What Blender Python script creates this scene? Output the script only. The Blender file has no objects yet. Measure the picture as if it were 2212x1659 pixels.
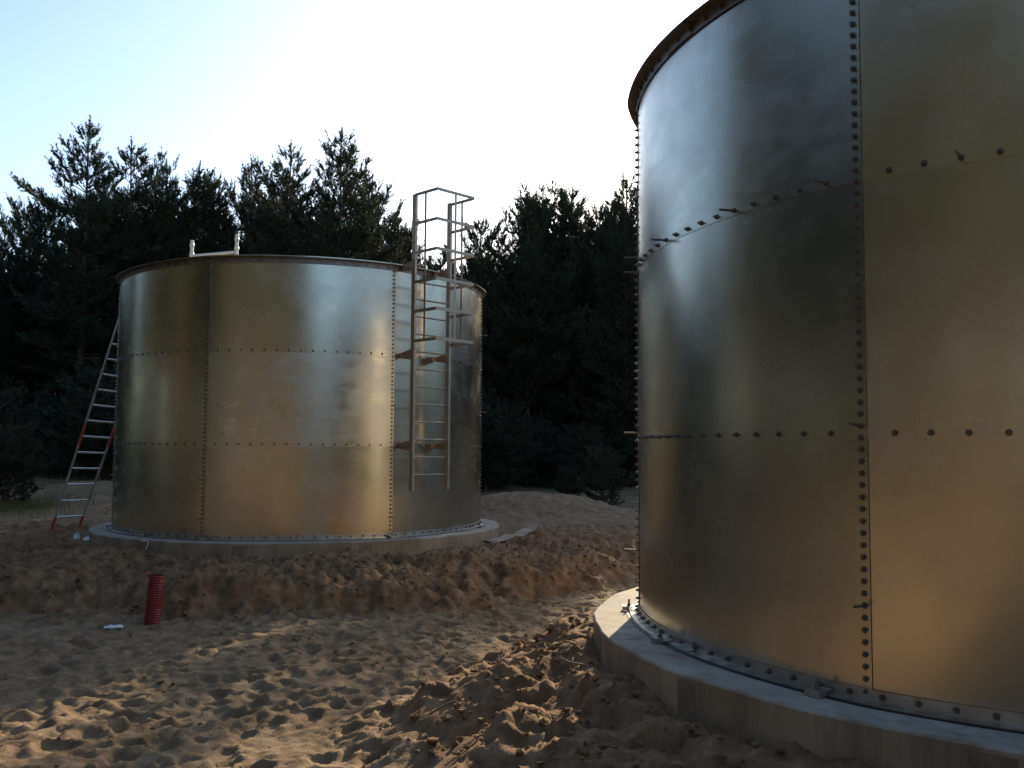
import bpy, math, random
import numpy as np
from mathutils import Matrix, Vector, Euler

R = math.radians
random.seed(7)
rng = np.random.default_rng(7)
scene = bpy.context.scene
COL = scene.collection

# ------------------------------------------------------------------ camera
EYE = Vector((0.0, 0.0, 1.80))
cam_d = bpy.data.cameras.new('camera')
cam_d.sensor_width = 36.0
cam_d.lens = 2007.0 / 2212.0 * 36.0
cam_d.clip_start = 0.05
cam_d.clip_end = 2000.0
cam = bpy.data.objects.new('camera', cam_d)
COL.objects.link(cam)
CAM_ROT = Matrix.Rotation(R(94.0), 3, 'X') @ Matrix.Rotation(0.006, 3, 'Z')
cam.matrix_world = Matrix.Translation(EYE) @ CAM_ROT.to_4x4()
scene.camera = cam

# ------------------------------------------------------------------ light
SUN_AZ, SUN_EL = 18.0, 21.0          # azimuth clockwise from the view direction
world = bpy.data.worlds.new('World')
scene.world = world
world.use_nodes = True
wn = world.node_tree
wn.nodes.clear()
sky = wn.nodes.new('ShaderNodeTexSky')
sky.sky_type = 'NISHITA'
sky.sun_disc = False
sky.sun_elevation = R(SUN_EL)
sky.sun_rotation = R(SUN_AZ)
sky.altitude = 100.0
sky.air_density = 1.0
sky.dust_density = 1.3
sky.ozone_density = 2.0
bg = wn.nodes.new('ShaderNodeBackground')
bg.inputs['Strength'].default_value = 0.15
wo = wn.nodes.new('ShaderNodeOutputWorld')
wn.links.new(sky.outputs[0], bg.inputs[0])
wn.links.new(bg.outputs[0], wo.inputs[0])

sun_d = bpy.data.lights.new('sun', 'SUN')
sun_d.energy = 5.0
sun_d.angle = R(0.53)
sun_d.color = (1.0, 0.82, 0.57)
sun = bpy.data.objects.new('sun', sun_d)
COL.objects.link(sun)
sd = Vector((math.sin(R(SUN_AZ)) * math.cos(R(SUN_EL)), math.cos(R(SUN_AZ)) * math.cos(R(SUN_EL)), math.sin(R(SUN_EL))))
sun.rotation_euler = sd.to_track_quat('Z', 'Y').to_euler()
sun.location = (10, 30, 20)

scene.view_settings.view_transform = 'Standard'
scene.view_settings.look = 'None'
scene.view_settings.exposure = 0.75
scene.view_settings.gamma = 1.0
scene.view_settings.use_curve_mapping = False
scene.cycles.use_denoising = True
scene.cycles.max_bounces = 6
scene.cycles.diffuse_bounces = 3
scene.cycles.glossy_bounces = 4
scene.cycles.transmission_bounces = 2
scene.cycles.transparent_max_bounces = 4
scene.cycles.sample_clamp_indirect = 6.0

# ------------------------------------------------------------------ layout helpers
F_PX, CX, CY = 2007.0, 1106.0, 829.5


def ray(px, py):
    v = CAM_ROT @ Vector(((px - CX) / F_PX, -(py - CY) / F_PX, -1.0))
    return v


def at_z(px, py, z):
    v = ray(px, py)
    t = (z - EYE.z) / v.z
    return EYE + v * t


def at_y(px, py, y):
    v = ray(px, py)
    return EYE + v * (y / v.y)


def project(p):
    q = CAM_ROT.transposed() @ (Vector(p) - EYE)
    if q.z >= -0.05:
        return None
    return CX + F_PX * q.x / -q.z, CY - F_PX * q.y / -q.z


# ------------------------------------------------------------------ object helpers
def tag(o, label=None, cat=None, group=None, kind=None):
    if label: o['label'] = label
    if cat: o['category'] = cat
    if group: o['group'] = group
    if kind: o['kind'] = kind
    return o


def empty(name, loc=(0, 0, 0), rz=0.0):
    o = bpy.data.objects.new(name, None)
    COL.objects.link(o)
    o.location = loc
    o.rotation_euler = (0, 0, rz)
    o.empty_display_size = 0.2
    return o


def link(name, me, parent=None):
    o = bpy.data.objects.new(name, me)
    COL.objects.link(o)
    if parent is not None:
        o.parent = parent
    return o


class MB:
    """collects simple shapes into one mesh"""

    def __init__(self):
        self.v = []
        self.f = []
        self.sm = []

    def add(self, verts, faces, smooth=False):
        n = len(self.v)
        self.v.extend([tuple(p) for p in verts])
        for f in faces:
            self.f.append(tuple(i + n for i in f))
            self.sm.append(smooth)
        return self

    def box(self, c, s, m=None):
        c = Vector(c)
        vs = []
        for dx in (-.5, .5):
            for dy in (-.5, .5):
                for dz in (-.5, .5):
                    p = Vector((dx * s[0], dy * s[1], dz * s[2]))
                    if m is not None:
                        p = m @ p
                    vs.append(c + p)
        self.add(vs, [(0, 1, 3, 2), (4, 6, 7, 5), (0, 4, 5, 1), (2, 3, 7, 6), (0, 2, 6, 4), (1, 5, 7, 3)])
        return self

    def bar(self, a, b, w, h, up=(0, 0, 1)):
        """rectangular bar from a to b, h along up, w across"""
        a, b = Vector(a), Vector(b)
        d = (b - a).normalized()
        u = Vector(up)
        s = d.cross(u)
        if s.length < 1e-4:
            s = d.cross(Vector((1, 0, 0)))
        s.normalize()
        u = s.cross(d).normalized()
        m = Matrix((s, d, u)).transposed()
        return self.box((a + b) / 2, (w, (b - a).length, h), m)

    def tube(self, pts, rad, n=8, caps=True, smooth=True):
        pts = [Vector(p) for p in pts]
        if not hasattr(rad, '__len__'):
            rad = [rad] * len(pts)
        vs, fs = [], []
        ref = None
        for i, p in enumerate(pts):
            d = (pts[min(i + 1, len(pts) - 1)] - pts[max(i - 1, 0)]).normalized()
            if ref is None:
                ref = d.orthogonal().normalized()
            s = (ref - d * ref.dot(d)).normalized()
            ref = s
            t = d.cross(s)
            for k in range(n):
                a = 2 * math.pi * k / n
                vs.append(p + (s * math.cos(a) + t * math.sin(a)) * rad[i])
        for i in range(len(pts) - 1):
            for k in range(n):
                k2 = (k + 1) % n
                fs.append((i * n + k, i * n + k2, (i + 1) * n + k2, (i + 1) * n + k))
        self.add(vs, fs, smooth)
        if caps:
            self.add(vs[:n], [tuple(range(n - 1, -1, -1))])
            self.add(vs[-n:], [tuple(range(n))])
        return self

    def mesh(self, name, mat):
        me = bpy.data.meshes.new(name)
        me.from_pydata(self.v, [], self.f)
        me.polygons.foreach_set('use_smooth', self.sm)
        me.materials.append(mat)
        me.update()
        return me

    def build(self, name, mat, parent=None):
        return link(name, self.mesh(name, mat), parent)


def np_mesh(name, verts, tris, mat, smooth=False):
    me = bpy.data.meshes.new(name)
    verts = np.asarray(verts, dtype=np.float32)
    tris = np.asarray(tris, dtype=np.int32)
    k = tris.shape[1]
    me.vertices.add(len(verts))
    me.vertices.foreach_set('co', verts.ravel())
    me.loops.add(tris.size)
    me.loops.foreach_set('vertex_index', tris.ravel())
    me.polygons.add(len(tris))
    me.polygons.foreach_set('loop_start', np.arange(0, tris.size, k, dtype=np.int32))
    me.polygons.foreach_set('loop_total', np.full(len(tris), k, dtype=np.int32))
    me.polygons.foreach_set('use_smooth', np.full(len(tris), smooth, dtype=bool))
    me.update(calc_edges=True)
    me.validate()
    if mat is not None:
        me.materials.append(mat)
    return me


# ------------------------------------------------------------------ materials
def new_mat(name):
    m = bpy.data.materials.new(name)
    m.use_nodes = True
    nt = m.node_tree
    return m, nt, nt.nodes['Principled BSDF']


def N(nt, typ, **kw):
    n = nt.nodes.new(typ)
    for k, v in kw.items():
        setattr(n, k, v)
    return n


def noise(nt, scale, detail=4.0, rough=0.55, vec=None, dim='3D'):
    n = nt.nodes.new('ShaderNodeTexNoise')
    n.noise_dimensions = dim
    n.inputs['Scale'].default_value = scale
    n.inputs['Detail'].default_value = detail
    n.inputs['Roughness'].default_value = rough
    if vec is not None:
        nt.links.new(vec, n.inputs['Vector'])
    return n


def ramp(nt, src, stops):
    r = nt.nodes.new('ShaderNodeValToRGB')
    e = r.color_ramp.elements
    while len(e) < len(stops):
        e.new(0.5)
    for el, (p, c) in zip(e, stops):
        el.position = p
        el.color = c if len(c) == 4 else (*c, 1)
    nt.links.new(src, r.inputs[0])
    return r


def maprange(nt, src, a, b, c, d):
    m = nt.nodes.new('ShaderNodeMapRange')
    nt.links.new(src, m.inputs[0])
    for i, v in enumerate((a, b, c, d)):
        m.inputs[i + 1].default_value = v
    return m


def mixc(nt, fac, a, b, mode='MIX'):
    m = nt.nodes.new('ShaderNodeMix')
    m.data_type = 'RGBA'
    m.blend_type = mode
    for sock, v in ((m.inputs[0], fac), (m.inputs[6], a), (m.inputs[7], b)):
        if hasattr(v, 'is_output'):
            nt.links.new(v, sock)
        elif isinstance(v, (tuple, list)):
            sock.default_value = (*v, 1) if len(v) == 3 else v
        else:
            sock.default_value = v
    return m.outputs[2]


def bump(nt, src, strength, dist, normal=None):
    b = nt.nodes.new('ShaderNodeBump')
    b.inputs['Strength'].default_value = strength
    b.inputs['Distance'].default_value = dist
    nt.links.new(src, b.inputs['Height'])
    if normal is not None:
        nt.links.new(normal, b.inputs['Normal'])
    return b.outputs[0]


def galvanised(name, base=(0.585, 0.55, 0.465), rough=(0.22, 0.285), stain=0.06):
    m, nt, p = new_mat(name)
    tc = N(nt, 'ShaderNodeTexCoord')
    oi = N(nt, 'ShaderNodeObjectInfo')
    # every sheet gets its own stretch of the pattern
    va = N(nt, 'ShaderNodeVectorMath', operation='ADD')
    sc = N(nt, 'ShaderNodeVectorMath', operation='SCALE')
    sc.inputs['Scale'].default_value = 37.0
    cb = N(nt, 'ShaderNodeCombineXYZ')
    for i in range(3):
        nt.links.new(oi.outputs['Random'], cb.inputs[i])
    nt.links.new(cb.outputs[0], sc.inputs[0])
    nt.links.new(tc.outputs['Object'], va.inputs[0])
    nt.links.new(sc.outputs[0], va.inputs[1])
    vec = va.outputs[0]
    spn = noise(nt, 26.0, 2, 0.5, vec)
    wave = noise(nt, 1.1, 1.5, 0.45, vec)
    smear = noise(nt, 2.4, 4, 0.5, vec)
    smear.inputs['Distortion'].default_value = 0.3
    fine = noise(nt, 7.0, 2, 0.5, vec)
    spang = maprange(nt, spn.outputs[0], 0.3, 0.7, 0.985, 1.015)
    cloud = maprange(nt, fine.outputs[0], 0.3, 0.7, 0.965, 1.03)
    rnd = maprange(nt, oi.outputs['Random'], 0, 1, 0.94, 1.04)
    mu = N(nt, 'ShaderNodeMath', operation='MULTIPLY')
    nt.links.new(spang.outputs[0], mu.inputs[0]); nt.links.new(cloud.outputs[0], mu.inputs[1])
    mu2 = N(nt, 'ShaderNodeMath', operation='MULTIPLY')
    nt.links.new(mu.outputs[0], mu2.inputs[0]); nt.links.new(rnd.outputs[0], mu2.inputs[1])
    col = N(nt, 'ShaderNodeVectorMath', operation='SCALE')
    col.inputs[0].default_value = base
    nt.links.new(mu2.outputs[0], col.inputs['Scale'])
    c = col.outputs[0]
    rr = maprange(nt, smear.outputs[0], 0.32, 0.68, rough[0], rough[1]).outputs[0]
    # drip marks down the sheet
    mp = N(nt, 'ShaderNodeMapping')
    mp.inputs['Scale'].default_value = (14, 14, 0.7)
    nt.links.new(vec, mp.inputs[0])
    dr = noise(nt, 1.0, 3, 0.5, mp.outputs[0])
    drm = maprange(nt, dr.outputs[0], 0.55, 0.80, 0.0, 0.30)
    c = mixc(nt, drm.outputs[0], c, tuple(v * 0.72 for v in base))
    # wiped and handled patches, duller than the rest
    mp2 = N(nt, 'ShaderNodeMapping')
    mp2.inputs['Scale'].default_value = (0.8, 0.8, 2.6)
    mp2.inputs['Rotation'].default_value = (0.25, 0.15, 0.0)
    nt.links.new(vec, mp2.inputs[0])
    st = noise(nt, 1.9, 4, 0.55, mp2.outputs[0])
    st.inputs['Distortion'].default_value = 1.0
    smk = maprange(nt, st.outputs[0], 0.36, 0.74, 0.0, stain)
    c = mixc(nt, smk.outputs[0], c, (0.60, 0.575, 0.52))
    ra = N(nt, 'ShaderNodeMath', operation='MULTIPLY_ADD')
    nt.links.new(smk.outputs[0], ra.inputs[0])
    ra.inputs[1].default_value = 0.26
    nt.links.new(rr, ra.inputs[2])
    rr = ra.outputs[0]
    # thin scratches
    mp3 = N(nt, 'ShaderNodeMapping')
    mp3.inputs['Scale'].default_value = (0.25, 0.25, 14.0)
    mp3.inputs['Rotation'].default_value = (0.5, 0.35, 0.0)
    nt.links.new(vec, mp3.inputs[0])
    sn = noise(nt, 5.0, 1, 0.5, mp3.outputs[0])
    scr = maprange(nt, sn.outputs[0], 0.70, 0.86, 0.0, 0.25)
    c = mixc(nt, scr.outputs[0], c, tuple(min(1, v * 1.25) for v in base))
    nt.links.new(c, p.inputs['Base Color'])
    nt.links.new(rr, p.inputs['Roughness'])
    p.inputs['Metallic'].default_value = 1.0
    nb = bump(nt, wave.outputs[0], 0.30, 0.022)
    nt.links.new(nb, p.inputs['Normal'])
    return m


def simple(name, col, rough=0.6, metal=0.0, var=0.25, scale=14.0, col2=None, bmp=0.15, bd=0.004):
    m, nt, p = new_mat(name)
    tc = N(nt, 'ShaderNodeTexCoord')
    n = noise(nt, scale, 6, 0.65, tc.outputs['Object'])
    lo = tuple(x * (1 - var) for x in col)
    hi = col2 if col2 else tuple(min(1, x * (1 + var)) for x in col)
    r = ramp(nt, n.outputs[0], [(0.32, lo), (0.68, hi)])
    nt.links.new(r.outputs[0], p.inputs['Base Color'])
    rr = maprange(nt, n.outputs[0], 0.3, 0.7, max(0.05, rough - 0.08), min(1, rough + 0.08))
    nt.links.new(rr.outputs[0], p.inputs['Roughness'])
    p.inputs['Metallic'].default_value = metal
    if bmp:
        n2 = noise(nt, scale * 5, 4, 0.6, tc.outputs['Object'])
        nt.links.new(bump(nt, n2.outputs[0], bmp, bd), p.inputs['Normal'])
    return m


M = {}
M['galv'] = galvanised('galvanised_sheet')
M['galv_stain'] = galvanised('galvanised_sheet_wiped', rough=(0.24, 0.31), stain=0.50)
M['galv_scuff'] = galvanised('galvanised_sheet_scuffed', rough=(0.23, 0.30), stain=0.30)
M['angle'] = simple('galvanised_angle', (0.48, 0.46, 0.42), 0.42, 1.0, 0.2, 8.0)
M['rim'] = simple('weathered_rim_steel', (0.25, 0.22, 0.205), 0.5, 0.8, 0.3, 7.0, (0.35, 0.31, 0.29))
M['bolt'] = simple('bolt_steel', (0.19, 0.175, 0.16), 0.42, 0.85, 0.3, 30.0, bmp=0)
M['ladder_steel'] = simple('ladder_galvanised_steel', (0.40, 0.33, 0.255), 0.42, 0.8, 0.2, 9.0)
M['bracket'] = simple('bracket_rusty_steel', (0.36, 0.23, 0.14), 0.55, 0.5, 0.35, 12.0)
M['alu'] = simple('ladder_aluminium', (0.80, 0.79, 0.77), 0.30, 1.0, 0.12, 12.0)
M['old_rail'] = simple('ladder_rail_worn', (0.34, 0.29, 0.24), 0.5, 0.55, 0.4, 6.0)
M['red_plastic'] = simple('red_plastic', (0.42, 0.04, 0.02), 0.45, 0.0, 0.3, 12.0)
M['red_pipe'] = simple('red_corrugated_plastic', (0.20, 0.016, 0.014), 0.42, 0.0, 0.25, 9.0)
M['pvc'] = simple('white_plastic_pipe', (0.72, 0.71, 0.68), 0.38, 0.0, 0.1, 9.0)
M['litter'] = simple('white_litter', (0.75, 0.75, 0.74), 0.6, 0.0, 0.1, 9.0)
M['rubber'] = simple('black_sealant', (0.02, 0.02, 0.02), 0.6, 0.0, 0.3, 20.0)
M['wood'] = simple('weathered_board', (0.25, 0.20, 0.15), 0.75, 0.0, 0.3, 5.0)
M['twig'] = simple('dry_root', (0.16, 0.105, 0.06), 0.85, 0.0, 0.4, 20.0)
M['bark'] = simple('pine_bark', (0.13, 0.078, 0.048), 0.9, 0.0, 0.5, 9.0, bmp=0.6, bd=0.03)

# concrete
m, nt, p = new_mat('cast_concrete')
tc = N(nt, 'ShaderNodeTexCoord')
n1 = noise(nt, 1.7, 7, 0.6, tc.outputs['Object'])
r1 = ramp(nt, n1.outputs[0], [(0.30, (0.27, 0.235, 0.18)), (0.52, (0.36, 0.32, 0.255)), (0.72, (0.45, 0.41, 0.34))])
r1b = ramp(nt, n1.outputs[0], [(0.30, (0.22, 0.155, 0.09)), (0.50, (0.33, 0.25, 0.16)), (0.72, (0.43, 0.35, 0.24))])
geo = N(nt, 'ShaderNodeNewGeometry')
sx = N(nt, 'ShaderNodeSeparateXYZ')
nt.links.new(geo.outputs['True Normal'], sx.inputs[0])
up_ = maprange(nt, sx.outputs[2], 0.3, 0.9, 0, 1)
mp = N(nt, 'ShaderNodeMapping'); mp.inputs['Scale'].default_value = (5, 5, 0.5)
nt.links.new(tc.outputs['Object'], mp.inputs[0])
n2 = noise(nt, 1.0, 6, 0.65, mp.outputs[0])
f2 = maprange(nt, n2.outputs[0], 0.48, 0.70, 0, 0.8)
c = mixc(nt, up_.outputs[0], r1b.outputs[0], r1.outputs[0])  # upright faces browner: warm bounce off the sand put into their colour
c = mixc(nt, f2.outputs[0], c, (0.19, 0.135, 0.085))
n3 = noise(nt, 38, 5, 0.7, tc.outputs['Object'])
f3 = maprange(nt, n3.outputs[0], 0.62, 0.74, 0, 0.5)
c = mixc(nt, f3.outputs[0], c, (0.18, 0.16, 0.13))
nt.links.new(c, p.inputs['Base Color'])
p.inputs['Roughness'].default_value = 0.88
b1 = bump(nt, n3.outputs[0], 0.35, 0.008)
nt.links.new(bump(nt, n1.outputs[0], 0.3, 0.03, b1), p.inputs['Normal'])
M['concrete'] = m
M['concrete_patch'] = simple('concrete_joint_patch', (0.22, 0.165, 0.11), 0.9, 0.0, 0.25, 5.0, bmp=0.4, bd=0.008)

# sand and forest floor
m, nt, p = new_mat('sand_ground')
tc = N(nt, 'ShaderNodeTexCoord')
soil = N(nt, 'ShaderNodeAttribute'); soil.attribute_name = 'soil'
forest = N(nt, 'ShaderNodeAttribute'); forest.attribute_name = 'forest'
n1 = noise(nt, 0.55, 6, 0.6, tc.outputs['Object'])
n2 = noise(nt, 5.5, 6, 0.62, tc.outputs['Object'])
n3 = noise(nt, 60, 4, 0.7, tc.outputs['Object'])
dry = ramp(nt, n2.outputs[0], [(0.30, (0.150, 0.104, 0.058)), (0.55, (0.235, 0.168, 0.098)), (0.75, (0.325, 0.243, 0.150))])
wet = ramp(nt, n2.outputs[0], [(0.30, (0.105, 0.057, 0.028)), (0.55, (0.235, 0.140, 0.072)), (0.75, (0.34, 0.225, 0.13))])
ma = N(nt, 'ShaderNodeMath', operation='MULTIPLY_ADD')
nt.links.new(n1.outputs[0], ma.inputs[0]); ma.inputs[1].default_value = 1.1
nt.links.new(soil.outputs['Fac'], ma.inputs[2])
sf = maprange(nt, ma.outputs[0], 0.55, 1.25, 0.0, 1.0)
c = mixc(nt, sf.outputs[0], dry.outputs[0], wet.outputs[0])
spk = maprange(nt, n3.outputs[0], 0.60, 0.72, 0, 0.55)
c = mixc(nt, spk.outputs[0], c, (0.15, 0.09, 0.05))
flo = ramp(nt, n2.outputs[0], [(0.35, (0.055, 0.04, 0.02)), (0.6, (0.075, 0.07, 0.03)), (0.75, (0.12, 0.09, 0.05))])
c = mixc(nt, forest.outputs['Fac'], c, flo.outputs[0])
nt.links.new(c, p.inputs['Base Color'])
p.inputs['Roughness'].default_value = 0.95
p.inputs['Specular IOR Level'].default_value = 0.2
n4 = noise(nt, 22, 6, 0.7, tc.outputs['Object'])
b1 = bump(nt, n4.outputs[0], 0.55, 0.03)
nt.links.new(bump(nt, n3.outputs[0], 0.4, 0.008, b1), p.inputs['Normal'])
M['sand'] = m


def needle_mat(name, c1, c2):
    m, nt, p = new_mat(name)
    oi = N(nt, 'ShaderNodeObjectInfo')
    tc = N(nt, 'ShaderNodeTexCoord')
    n = noise(nt, 1.6, 3, 0.6, tc.outputs['Object'])
    r = ramp(nt, n.outputs[0], [(0.3, c1), (0.7, c2)])
    v = maprange(nt, oi.outputs['Random'], 0, 1, 0.75, 1.2)
    s = N(nt, 'ShaderNodeVectorMath', operation='SCALE')
    nt.links.new(r.outputs[0], s.inputs[0]); nt.links.new(v.outputs[0], s.inputs['Scale'])
    nt.links.new(s.outputs[0], p.inputs['Base Color'])
    p.inputs['Roughness'].default_value = 0.7
    p.inputs['Specular IOR Level'].default_value = 0.2
    tr = N(nt, 'ShaderNodeBsdfTranslucent')
    nt.links.new(s.outputs[0], tr.inputs['Color'])
    mx = N(nt, 'ShaderNodeMixShader')
    mx.inputs[0].default_value = 0.16
    nt.links.new(p.outputs[0], mx.inputs[1]); nt.links.new(tr.outputs[0], mx.inputs[2])
    nt.links.new(mx.outputs[0], nt.nodes['Material Output'].inputs['Surface'])
    return m


M['needles'] = needle_mat('pine_needles', (0.033, 0.045, 0.028), (0.070, 0.081, 0.044))
M['grass'] = needle_mat('dry_grass', (0.09, 0.10, 0.03), (0.22, 0.20, 0.07))

# ------------------------------------------------------------------ numbers of the place
TANK_R, COURSE, NPAN = 3.40, 1.50, 7
STEP = 2 * math.pi / NPAN
NEAR_C, NEAR_F = (4.483, 7.672), 0.39
FAR_C, FAR_F = (-4.01, 18.09), 0.34
NEAR_SEAM, FAR_SEAM = R(90 - 226.7), R(90 - 143.5)
FOUND_R = 3.80


# ------------------------------------------------------------------ noise for terrain
def _hash(ix, iy, s):
    h = (ix.astype(np.int64) * 374761393 + iy.astype(np.int64) * 668265263 + s * 1442695041) & 0x7fffffff
    h = (h ^ (h >> 13)) * 1274126177 & 0x7fffffff
    return ((h ^ (h >> 16)) & 0xffff) / 65535.0


def gn(x, y, s=0):
    ix, iy = np.floor(x), np.floor(y)
    fx, fy = x - ix, y - iy
    u = fx * fx * fx * (fx * (fx * 6 - 15) + 10)
    v = fy * fy * fy * (fy * (fy * 6 - 15) + 10)
    out = 0
    for dx in (0, 1):
        for dy in (0, 1):
            a = _hash(ix + dx, iy + dy, s) * 2 * np.pi
            g = np.cos(a) * (fx - dx) + np.sin(a) * (fy - dy)
            out = out + g * (u if dx else 1 - u) * (v if dy else 1 - v)
    return out * 1.41


def fbm(x, y, o=4, s=0, gain=0.5):
    r, a = 0, 1.0
    for i in range(o):
        r = r + a * gn(x * 2 ** i + 17.3 * i, y * 2 ** i - 9.1 * i, s + i)
        a *= gain
    return r


def ridged(x, y, o=4, s=0, gain=0.55):
    r, a = 0, 1.0
    for i in range(o):
        r = r + a * (1 - 2 * np.abs(gn(x * 2 ** i + 7.3 * i, y * 2 ** i + 3.1 * i, s + i)))
        a *= gain
    return r


def ss(a, b, x):
    t = np.clip((x - a) / (b - a), 0, 1)
    return t * t * (3 - 2 * t)


def seg_d(x, y, a, b):
    ax, ay = a; bx, by = b
    dx, dy = bx - ax, by - ay
    t = np.clip(((x - ax) * dx + (y - ay) * dy) / (dx * dx + dy * dy), 0, 1)
    return np.hypot(x - ax - t * dx, y - ay - t * dy), t


def terrain(x, y):
    """height, disturbed-soil amount, forest-floor amount"""
    rf = np.hypot(x - FAR_C[0], y - FAR_C[1])
    rn = np.hypot(x - NEAR_C[0], y - NEAR_C[1])
    z = -0.30 + 0.40 * ss(14, 20, y) + 0.25 * ss(-6.5, -10, x) + 0.06 * fbm(x * .35, y * .35, 3, 5)
    z = z + 0.30 * ss(3.2, 0.5, y)
    soil = 0.10 + 0.0 * x
    rough = 0.020 + 0.0 * x
    # bank thrown up round the far foundation
    w = 0.45 * fbm(x * .8, y * .8, 3, 21)
    b = ss(6.90 + w, 6.0 + w * 1.2, rf)
    top = 0.08 + 0.11 * fbm(x * .9, y * .9, 3, 33) + 0.05 * ss(5.4, 3.9, rf)
    z = z * (1 - b) + np.maximum(z, top) * b
    face = ss(7.1 + w, 6.5 + w, rf) * ss(3.7, 4.3, rf) * ss(20.0, 17.5, y)
    soil = soil + 0.62 * face
    z = z + face * (0.075 * (ridged(x * 1.3, y * 1.0, 3, 23, .5) - 0.6) * ss(3.9, 4.6, rf))
    rough = rough + 0.042 * face
    # sand drawn up against the near foundation
    w2 = 0.30 * fbm(x * 1.1, y * 1.1, 3, 41)
    b = ss(4.75 + w2, 3.95, rn)
    z = z * (1 - b) + np.maximum(z, 0.15 + 0.09 * fbm(x * 1.3, y * 1.3, 3, 44)) * b
    soil = soil + 0.55 * ss(5.4, 4.5, rn)
    rough = rough + 0.008 * ss(5.4, 4.5, rn)
    # spoil heap beside it: a low body of dug soil with three slanting crests
    d, t = seg_d(x, y, (-0.05, 7.0), (0.75, 8.6))
    d = d + 0.20 * fbm(x * 1.2, y * 1.2, 3, 51)
    g = np.exp(-(np.maximum(d, 0) / 0.85) ** 2)
    z = np.maximum(z, -0.30 + 0.36 * g)
    soil = soil + 0.55 * g
    rough = rough + 0.006 * ss(0.2, 0.7, g)
    d, t = seg_d(x, y, (0.55, 6.0), (1.6, 4.2))
    g2 = np.exp(-(np.maximum(d + 0.2 * fbm(x * 1.3, y * 1.3, 3, 53), 0) / 0.9) ** 2)
    z = np.maximum(z, -0.27 + 0.30 * g2)
    soil = soil + 0.45 * g2
    rough = rough + 0.008 * ss(0.2, 0.7, g2)
    for a, c, h, wd in (((-0.75, 6.75), (-0.16, 8.30), 0.11, 0.30), ((-0.16, 8.30), (0.72, 9.15), 0.11, 0.32),
                        ((-0.20, 6.95), (0.62, 7.75), 0.11, 0.27), ((-0.52, 5.15), (0.36, 6.85), 0.15, 0.34), ((0.05, 7.60), (0.70, 8.25), 0.06, 0.22)):
        d, t = seg_d(x, y, a, c)
        d = np.abs(d + 0.07 * fbm(x * 2.3, y * 2.3, 3, 55))
        k = np.clip(1 - d / wd, 0, 1)
        g = k ** 1.25
        z = z + h * g * (0.8 + 0.5 * fbm(x * 1.9, y * 1.9, 2, 57)) * (1 - 0.5 * np.abs(2 * t - 1) ** 3)
        soil = soil + 0.3 * g
        rough = rough + 0.008 * ss(0.25, 0.8, g)
    # sand pile beyond the far tank
    for a, c, h, wd in (((-1.2, 22.8), (0.6, 22.2), 0.44, 1.5), ((0.6, 22.0), (4.6, 21.0), 0.24, 1.4), ((-0.3, 20.2), (2.5, 19.0), 0.12, 1.0), ((-9.5, 24), (-14, 27), 0.5, 2.0)):
        d, t = seg_d(x, y, a, c)
        d = d + 0.3 * fbm(x * .9, y * .9, 3, 61)
        g = np.exp(-(np.maximum(d, 0) / wd) ** 2)
        z = z + h * g
        rough = rough + 0.004 * g
    # clods and crumbs
    det = ridged(x * 2.1, y * 2.1, 5, 71, 0.6) * 0.5 + fbm(x * 6, y * 6, 4, 81, .6)
    z = z + rough * det * 0.9
    crumb = np.maximum(0, gn(x * 9, y * 9, 91) - 0.15) + 0.6 * np.maximum(0, gn(x * 17, y * 17, 92) - 0.2)
    z = z + crumb * (rough - 0.018).clip(0) * 1.3
    rr = np.hypot(x, y - 12)
    fo = ss(20.5, 25, rr + 6.0 * ss(-8.5, -12.5, x) + 3.0 * fbm(x * .15, y * .15, 3, 99))
    z = z + 3.0 * ss(48, 110, rr) + fo * (0.25 * fbm(x * .12, y * .12, 3, 101) + 0.1 * fbm(x * .9, y * .9, 3, 103) + 0.15)
    return z, np.clip(soil, 0, 1), fo


def axis(lo, hi, step, far, grow=1.13, mid=None):
    a = list(np.arange(lo, hi, step))
    s = step
    p = a[-1]
    if mid:
        while p < mid[0]:
            p += mid[1]; a.append(p)
        s = mid[1]
    while p < far:
        s = min(s * grow, 9.0); p += s; a.append(p)
    s = step
    p = a[0]
    pre = []
    while p > -far:
        s = min(s * grow, 9.0); p -= s; pre.append(p)
    return np.array(pre[::-1] + a)


gx = axis(-8.6, 5.2, 0.029, 160, 1.11)
gy = axis(4.4, 14.0, 0.029, 160, 1.11, mid=(25.0, 0.085))
X, Y = np.meshgrid(gx, gy)
Z, SOIL, FOREST = terrain(X, Y)

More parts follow.
